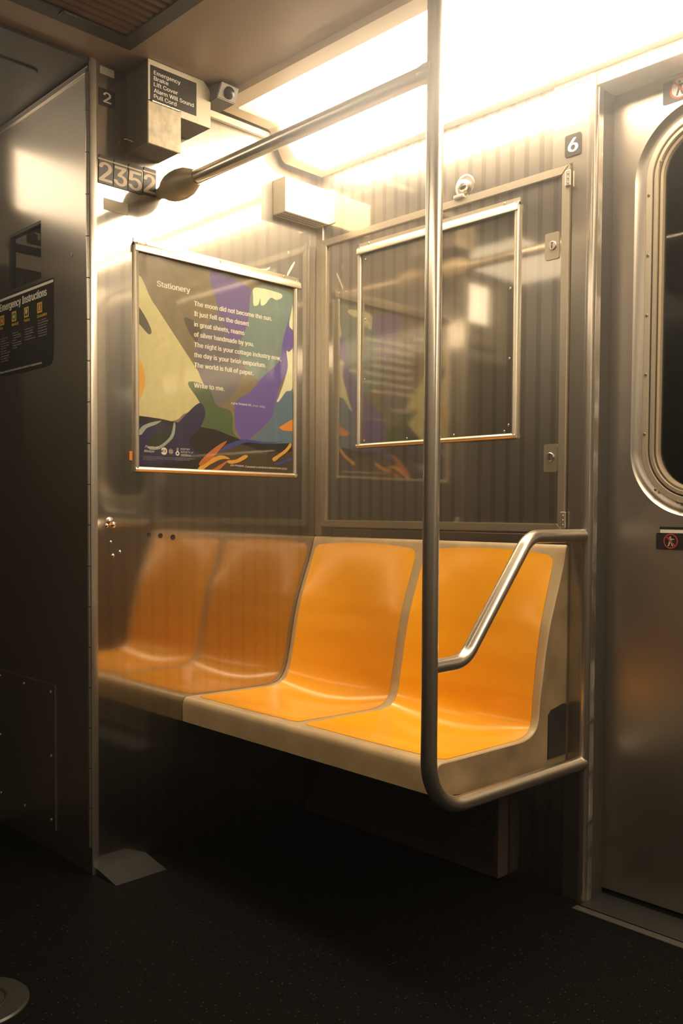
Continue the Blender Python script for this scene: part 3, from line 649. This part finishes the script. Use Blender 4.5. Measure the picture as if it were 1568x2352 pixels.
# corner speaker box
sb = empty('corner_speaker_box', (.027, -.09, 1.80), 'blank cream metal box with slotted underside in the upper corner', 'box')
bm = bmesh.new(); wbox(bm, 0, .056, -.177, -.003, 1.797, 1.898, .0015); link('box_body', bm, PAINT, sb)
link('mounting_flange', prism(FS, rrect(.054, .079, 1.797, 1.898, .005, 4, '1001'), .0, .004), PAINT, sb)
for (u, v) in ((-.160, 1.848), (-.016, 1.848)): screw(Fr((.056, 0, 0), (0, 1, 0), (0, 0, 1), (1, 0, 0)), u, v, 0, sb, .0032)
FU = Fr((0, 0, 1.797), (1, 0, 0), (0, 1, 0), (0, 0, -1))
bm = bmesh.new()
for i in range(24):
    for j in range(3): box(bm, FU, .008 + j * .015, .019 + j * .015, -.170 + i * .0068, -.1668 + i * .0068, .0, .0004)
o = link('underside_slots', bm, DRK, sb); o['kind'] = 'stuff'
# 6 sign
o = empty('side_number_sign', (.894, 0, 1.80), 'small black rounded sign with a white 6 on the wall column', 'sign')
link('sign_plate', prism(FS, rrect(.872, .915, 1.771, 1.822, .005, 5), .0045, .0058), SIGNB, o); lettering(FS, [('6', .8815, 1.7815, .0245, .0305)], WHT, o, .00583, 'digit', off=.035)

# ------------------------------------------------------------------ the double seat
bench = empty('double_seat', (.45, -.25, .35), 'molded double seat with two glossy orange seats in a cream shell', 'seat')
PR = [(-.494, .352), (-.4945, .370), (-.4945, .400), (-.492, .409), (-.486, .416), (-.476, .4185), (-.445, .4175), (-.40, .4165), (-.35, .4155), (-.30, .4145), (-.25, .4135), (-.205, .4125), (-.180, .4135), (-.163, .4165), (-.148, .4225), (-.136, .432),
      (-.128, .443), (-.121, .458), (-.1155, .475), (-.108, .508), (-.101, .542), (-.094, .58), (-.085, .62), (-.073, .665), (-.060, .70), (-.046, .735), (-.032, .77), (-.021, .80), (-.013, .825), (-.009, .843), (-.005, .851), (-.0015, .853)]
def resample(P, step):
    out = [Vector((P[0][0], P[0][1]))]
    # Catmull-Rom, dense
    n = len(P)
    for i in range(n - 1):
        p0 = Vector(P[max(i - 1, 0)]); p1 = Vector(P[i]); p2 = Vector(P[i + 1]); p3 = Vector(P[min(i + 2, n - 1)])
        k = max(1, int((p2 - p1).length / step))
        for q in range(1, k + 1):
            t = q / k; out.append(.5 * ((2 * p1) + (p2 - p0) * t + (2 * p0 - 5 * p1 + 4 * p2 - p3) * t * t + (3 * p1 - p0 - 3 * p2 + p3) * t ** 3))
    return out
PP = resample(PR, .011); NP = len(PP)
cum = [0.]
for a, b_ in zip(PP, PP[1:]): cum.append(cum[-1] + (b_ - a).length)
TOT = cum[-1]
def at_s(s):
    s = min(max(s, 0), TOT - 1e-6); i = 0
    lo, hi = 0, NP - 1
    while hi - lo > 1:
        mid = (lo + hi) // 2
        if cum[mid] <= s: lo = mid
        else: hi = mid
    k = (s - cum[lo]) / (cum[lo + 1] - cum[lo]); p = PP[lo].lerp(PP[lo + 1], k)
    def tg(i): a = PP[max(i - 1, 0)]; b = PP[min(i + 1, NP - 1)]; return (b - a).normalized()
    t = tg(lo).lerp(tg(lo + 1), k).normalized()
    return p, Vector((-t.y, t.x))                  # point and outward normal (up / towards the sitter)
SL = .900; SPLIT = .449
sF = .075 + .012; sT = TOT - .028                  # dish runs between these
def sm(x): x = min(max(x, 0), 1); return x * x * (3 - 2 * x)
def dish(x, s):
    for a, b_ in ((.012, SPLIT - .010), (SPLIT + .010, SL - .012)):
        if a < x < b_:
            t = (x - a) / (b_ - a); wv = math.sin(math.pi * t) ** .9
            u = (s - sF) / (sT - sF)
            if 0 < u < 1:
                D = .029 * sm(u / .22) * sm((1 - u) / .30)
                sb_ = (s - .44) / .12; D += .008 * math.exp(-sb_ * sb_)
                return D * wv
    return 0.
def surf(x, s, off=0.):
    p, n = at_s(s); d = dish(x, s)
    e = min(x, SL - x); inset = .0035 * (1 - math.sqrt(max(0, 1 - (1 - min(e / .0035, 1)) ** 2))) if e < .0035 else 0
    q = p - n * (d + inset) + n * off
    lean = -.013 * (x / SL) * sm((q.y - .42) / .08)
    return Vector((x, min(q.x + lean, -.0012), q.y))
xs = [0, .0008, .002, .0035, .008] + [SPLIT * i / 36 for i in range(1, 37)] + [SPLIT + (SL - SPLIT) * i / 36 for i in range(1, 36)] + [SL - .008, SL - .0035, SL - .002, SL - .0008, SL]
xs = sorted(set(round(x, 5) for x in xs if x <= SL))
bm = bmesh.new(); G = [[bm.verts.new(surf(x, s)) for s in cum] for x in xs]
for a, b_ in zip(G, G[1:]):
    for i in range(NP - 1): bm.faces.new((a[i], a[i + 1], b_[i + 1], b_[i]))
sh = link('seat_shell', bm, CREAM, bench); sharp(sh, 50)
# closed ends, underside
for x, g in ((0, 0), (SL, -1)):
    bm = bmesh.new(); pts = [surf(x, s) for s in cum]; vs = [bm.verts.new(p) for p in pts] + [bm.verts.new((x, -.001, .853)), bm.verts.new((x, -.001, .345)), bm.verts.new((x, -.40, .350))]
    bm.free(); bm = bmesh.new(); kk = next(i for i, p in enumerate(pts) if p.y > -.150)
    def q4(*a): bm.faces.new([bm.verts.new(p) for p in a])
    for a, b_ in zip(pts[:kk], pts[1:kk + 1]):
        if b_.y - a.y > 1e-6 and a.z > .36: q4(a, b_, (x, b_.y, .352 - .019 * min(1, (b_.y + .49) / .13)), (x, a.y, .352 - .019 * min(1, max(0, a.y + .49) / .13)))
        else: q4(a, b_, (x, -.490, b_.z), (x, -.490, a.z))
    for a, b_ in zip(pts[kk:-1], pts[kk + 1:]): q4(a, b_, (x, -.001, b_.z), (x, -.001, a.z))
    q4(pts[kk], (x, -.001, pts[kk].z), (x, -.001, .333), (x, pts[kk].y, .333))
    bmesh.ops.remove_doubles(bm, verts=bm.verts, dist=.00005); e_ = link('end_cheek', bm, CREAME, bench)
bm = bmesh.new(); f = bm.faces.new([bm.verts.new(p) for p in ((0, -.493, .352), (SL, -.493, .352), (SL, -.36, .333), (0, -.36, .333))]); f = bm.faces.new([bm.verts.new(p) for p in ((0, -.36, .333), (SL, -.36, .333), (SL, -.001, .333), (0, -.001, .333))]); link('underside', bm, CREAM, bench)
for (x0, x1b, x1t) in ((.0155, .431, .432), (.4625, .888, .872)):
    nu, nv = 44, 90; bm = bmesh.new(); G = []
    for i in range(nu + 1):
        t = .5 - .5 * math.cos(math.pi * i / nu); e = min(t, 1 - t) * (.42)          # metres from the side
        c = (2 * t - 1)
        rr = .022; k = rr - math.sqrt(max(0, rr * rr - (rr - min(e, rr)) ** 2))
        top = TOT - .018 - .012 * c * c - k; bot = .0775 + .014 + .004 * c * c + .0 * k + (k * .7)
        row = []
        for j in range(nv + 1):
            v = j / nv; s = bot + (top - bot) * v; xr = x1b + (x1t - x1b) * sm(v); xl = x0 + (0.004 * (1 - v) if x0 < .1 else -.006 * (1 - sm(v * 2)))
            row.append(bm.verts.new(surf(xl + (xr - xl) * t, s, .0007)))
        G.append(row)
    for a, b_ in zip(G, G[1:]):
        for j in range(nv): bm.faces.new((a[j], a[j + 1], b_[j + 1], b_[j]))
    o = link('orange_seat', bm, ORANGE, bench, True)
# dark cover plate on the outer cheek
FK = Fr((SL, 0, 0), (0, 1, 0), (0, 0, 1), (1, 0, 0))
link('cheek_plate', prism(FK, [(-.088, .352), (-.012, .352), (-.012, .468), (-.016, .474), (-.030, .474), (-.078, .466), (-.087, .456)], .0002, .003), plain('cheek_plate_grey', (.022, .019, .016), .45), bench)
# heater guard below the seat
hg = empty('heater_guard', (.37, -.03, 0), 'dark perforated heater guard on the wall below the orange seats', 'heater')
bm = bmesh.new(); wbox(bm, .004, .735, -.045, -.001, .004, .255, .003); link('guard_body', bm, HEAT, hg)
bm = bmesh.new(); FH = Fr((0, -.045, 0), (1, 0, 0), (0, 0, 1), (0, -1, 0))
for i in range(58):
    for j in range(11): box(bm, FH, .02 + i * .0122, .028 + i * .0122, .04 + j * .018, .052 + j * .018, 0, .0006)
o = link('perforations', bm, DRK, hg); o['kind'] = 'stuff'

# ------------------------------------------------------------------ the stanchion with its rails
PXc, PYc, PR_ = .940, -.565, .0163
st = empty('grab_pole', (PXc, PYc, .33), 'tall stainless grab pole with rails bending to the wall around the seat end', 'pole')
pts = fillet([(PXc, PYc, CEIL - .001), (PXc, PYc, .344), (PXc, -.001, .335)], .105, 16)
sharp(link('vertical_pole', tube(pts, PR_, 32), RAIL, st), 60)
pts = fillet([(PXc, PYc, .629), (PXc, PYc + .105, .629), (PXc, -.235, .877), (PXc, -.0145, .877)], .075, 14)
sharp(link('arm_rail', tube(pts, .0150, 28), RAIL, st), 60)
sharp(link('overhead_rail', tube([(PXc, PYc, 1.763), (.13, PYc, 1.763)], .0163, 28), RAIL, st), 60)
bp_ = [(0, .013), (.015, .016), (.03, .021), (.045, .029), (.062, .0345), (.08, .037), (.10, .0375), (.122, .0350), (.146, .0265), (.160, .0205), (.172, .0190)]
o = sharp(link('rail_socket', tube([(x, PYc, 1.763) for x, r in bp_], lambda i: bp_[i][1], 28), plain('socket_metal', (.52, .43, .28), .42, metal=.35), st), 60)
sharp(link('pole_joint', tube([(PXc - .034, PYc, 1.763), (PXc - .022, PYc, 1.763), (PXc, PYc, 1.763)], lambda i: (.0172, .019, .020)[i], 24), RAIL, st), 60)
for z_ in (.335,): sharp(link('wall_collar', tube([(PXc, -.004, z_), (PXc, -.0145, z_)], .0185, 24), RAIL, st))
# floor disc
dk = empty('floor_disc', (.40, -1.215, 0), 'flat round metal disc with rings on the black floor, bottom left', 'disc')
sharp(link('disc_plate', lathe(FW, .395, -1.222, [(.094, 0), (.094, .003), (.090, .006), (.05, .0065)], 56), plain('disc_metal', (.035, .035, .030), .35, metal=.3), dk))
for r_ in (.030, .052):
    bm, _ = sweep_rings(FW, [[(a, b_, h) for a, b_ in circ(.395, -1.222, rr, 48)] for rr, h in ((r_ - .003, .0064), (r_ - .0015, .009), (r_ + .0015, .009), (r_ + .003, .0064))]); link('raised_ring', bm, plain('ring_metal', (.02, .02, .018), .4, metal=.3), dk, True)

# ------------------------------------------------------------------ emergency instructions on the cab door
em = empty('emergency_notice', (-.37, CAB_Y, 1.32), 'black Emergency Instructions sticker on the steel cab door', 'sign')
pts = [(-.548, 1.318), (-.45, 1.3135), (-.36, 1.312), (-.30, 1.314), (-.255, 1.3135), (-.222, 1.316), (-.209, 1.320), (-.203, 1.330), (-.197, 1.36), (-.196, 1.542), (-.206, 1.5435), (-.548, 1.5445)]
link('sticker_sheet', prism(FC, pts, .0003, .0010), BLK, em)
link('white_stripe', B(FC, -.548, -.196, 1.5315, 1.5385, .0010, .0013), WHT, em)
lettering(FC, [("Emergency Instructions", -.527, 1.503, .292, .0205)], WHT, em, .00103, off=.04)
for (u, h, c, cap) in ((-.527, 'Fire', RED, .019), (-.448, 'Medical', GRN, .041), (-.370, 'Police', NVY, .034), (-.2895, 'Evacuation', RED, .056)):
    link('icon_border', B(FC, u, u + .0285, 1.4625, 1.4905, .0010, .0013), YEL, em); link('icon_field', B(FC, u + .0055, u + .0235, 1.4675, 1.4855, .0013, .0016), c, em)
    lettering(FC, [(h, u, 1.4505, cap, .0085)], YEL, em, .00103, off=.03)
    k = u + .0145; bm = bmesh.new()
    if h == 'Medical': prism(FC, [(k - .006, 1.4745), (k - .002, 1.4745), (k - .002, 1.470), (k + .002, 1.470), (k + .002, 1.4745), (k + .006, 1.4745), (k + .006, 1.4785), (k + .002, 1.4785), (k + .002, 1.483), (k - .002, 1.483), (k - .002, 1.4785), (k - .006, 1.4785)], .0016, .0018, bm)
    elif h == 'Fire': prism(FC, blob([(k - .004, 1.474), (k, 1.470), (k + .004, 1.474), (k + .002, 1.479), (k, 1.484), (k - .002, 1.478)], 3), .0016, .0018, bm)
    elif h == 'Police': prism(FC, [(k - .005, 1.483), (k, 1.485), (k + .005, 1.483), (k + .005, 1.476), (k, 1.469), (k - .005, 1.476)], .0016, .0018, bm)
    else:
        prism(FC, circ(k, 1.483, .0018, 10), .0016, .0018, bm); prism(FC, [(k - .002, 1.469), (k, 1.4745), (k + .002, 1.469), (k + .004, 1.470), (k + .0022, 1.476), (k + .005, 1.480), (k - .003, 1.480), (k - .002, 1.475), (k - .004, 1.470)], .0016, .0018, bm)
    link('icon_symbol', bm, WHT, em)
RL = [("Pull the emergency", "cord only when", "safe to do so"), ("Do not pull the", "emergency cord"), ("Do not pull the", "emergency cord"), ()]
BL = [[("Notify train crew", "immediately."), ("If possible, move to", "another car through", "the end doors."), ("Remain inside.", "Tracks are electrified."), ("Follow instructions", "from train crew and", "emergency workers.")],
      [("Notify a crew", "member immediately", "if a passenger is in", "distress."), ("If you are qualified", "to assist, inform the", "train crew.")],
      [("Alert the train crew", "to any unlawful or", "suspicious behavior."), ("Leave train car", "until police are on it.")],
      [("Do not exit train", "unless directed to do", "so by train crew or", "emergency workers."), ("Follow instructions", "from train crew and", "emergency workers.")]]
RW, WW = [], []
for c, u in enumerate((-.527, -.448, -.370, -.2895)):
    z_ = 1.4415
    for s_ in RL[c]: RW.append((s_, u + .003, z_, len(s_) * .0027, .0036)); z_ -= .0062
    z_ -= .001
    for grp in BL[c]:
        WW.append(('•', u, z_, .0012, .0036))
        for s_ in grp: WW.append((s_, u + .004, z_, len(s_) * .00275, .0038)); z_ -= .0068
        z_ -= .0012
lettering(FC, RW, DRED, em, .00103, off=.01); lettering(FC, WW, plain('sign_fine_white', (.55, .50, .42), .5), em, .00103, off=.01)
lettering(FC, [("Always contact a train crew member and listen for announcements.", -.531, 1.3245, .268, .0060)], WHT, em, .00103, off=.02)

# ------------------------------------------------------------------ stickers on the side door
def nosign(root, cu_, cv2, r, disc, fig, ringm):
    link('sign_disc', prism(FD, circ(cu_, cv2, r * .93, 36), .0014, .0017), disc, root)
    bm = bmesh.new()
    prism(FD, circ(cu_ - r * .08, cv2 + r * .52, r * .14, 12), .0017, .0019, bm)
    prism(FD, [(cu_ - r * .28, cv2 + r * .34), (cu_ + r * .12, cv2 + r * .36), (cu_ + r * .50, cv2 + r * .30), (cu_ + r * .50, cv2 + r * .20), (cu_ + r * .14, cv2 + r * .18), (cu_ + r * .16, cv2 - r * .1), (cu_ + r * .34, cv2 - r * .66), (cu_ + r * .16, cv2 - r * .66), (cu_ - r * .04, cv2 - r * .16), (cu_ - r * .22, cv2 - r * .66), (cu_ - r * .42, cv2 - r * .66), (cu_ - r * .22, cv2 - r * .04)], .0017, .0019, bm)
    link('sign_figure', bm, fig, root)
    bm, _ = sweep_rings(FD, [[(a, b_, .0021) for a, b_ in circ(cu_, cv2, rr, 40)] for rr in (r, r * .82)]); o = link('sign_ring', bm, ringm, root)
    d = .7071; w_ = r * .09
    link('sign_slash', prism(FD, [(cu_ - r * .62 - w_ * d, cv2 + r * .62 - w_ * d), (cu_ + r * .62 - w_ * d, cv2 - r * .62 - w_ * d), (cu_ + r * .62 + w_ * d, cv2 - r * .62 + w_ * d), (cu_ - r * .62 + w_ * d, cv2 + r * .62 + w_ * d)], .0019, .0021), ringm, root)
o = empty('door_notice', (1.1, .07, 1.88), 'upper black door sticker with red no-leaning symbol on a cream disc', 'sticker')
link('sticker_sheet', prism(FD, rrect(1.078, 1.40, 1.852, 1.9045, .004, 4), .0004, .0012), SIGNB, o); link('pale_stripe', B(FD, 1.078, 1.40, 1.9015, 1.9075, .0004, .0012), plain('stripe_olive', (.45, .40, .25), .5), o)
nosign(o, 1.1185, 1.880, .0245, WHT, SIGNB, plain('sign_bright_red', (.62, .10, .06), .5))
o = empty('door_notice', (1.11, .07, .86), 'lower black door sticker with small red ring symbol under the window', 'sticker')
link('sticker_sheet', prism(FD, rrect(1.081, 1.40, .847, .885, .004, 4, '0110'), .0004, .0012), BLK, o); link('pale_stripe', B(FD, 1.091, 1.40, .885, .8925, .0004, .0012), WHT, o); link('black_stripe', B(FD, 1.089, 1.40, .8935, .899, .0004, .0012), BLK, o)
nosign(o, 1.1165, .8665, .0172, BLK, plain('figure_grey', (.45, .42, .36), .5), plain('sign_ring_red', (.45, .05, .03), .5))

# ------------------------------------------------------------------ added volume imitating lens bloom around the lamps
HZ = bpy.data.materials.new('bloom_haze'); HZ.use_nodes = True; t = HZ.node_tree
for n in list(t.nodes): t.nodes.remove(n)
v = t.nodes.new('ShaderNodeVolumeScatter'); v.inputs['Density'].default_value = .075; v.inputs['Anisotropy'].default_value = .95
o_ = t.nodes.new('ShaderNodeOutputMaterial'); t.links.new(v.outputs[0], o_.inputs['Volume'])
bm = bmesh.new(); wbox(bm, -.7, X_END + .1, -CAR_W - .1, .1, -.1, CEIL + .1)
hz = link('bloom_haze', bm, HZ); hz['label'] = 'added scattering volume imitating lens bloom around the ceiling lights'; hz['category'] = 'bloom_haze'; hz['kind'] = 'stuff'
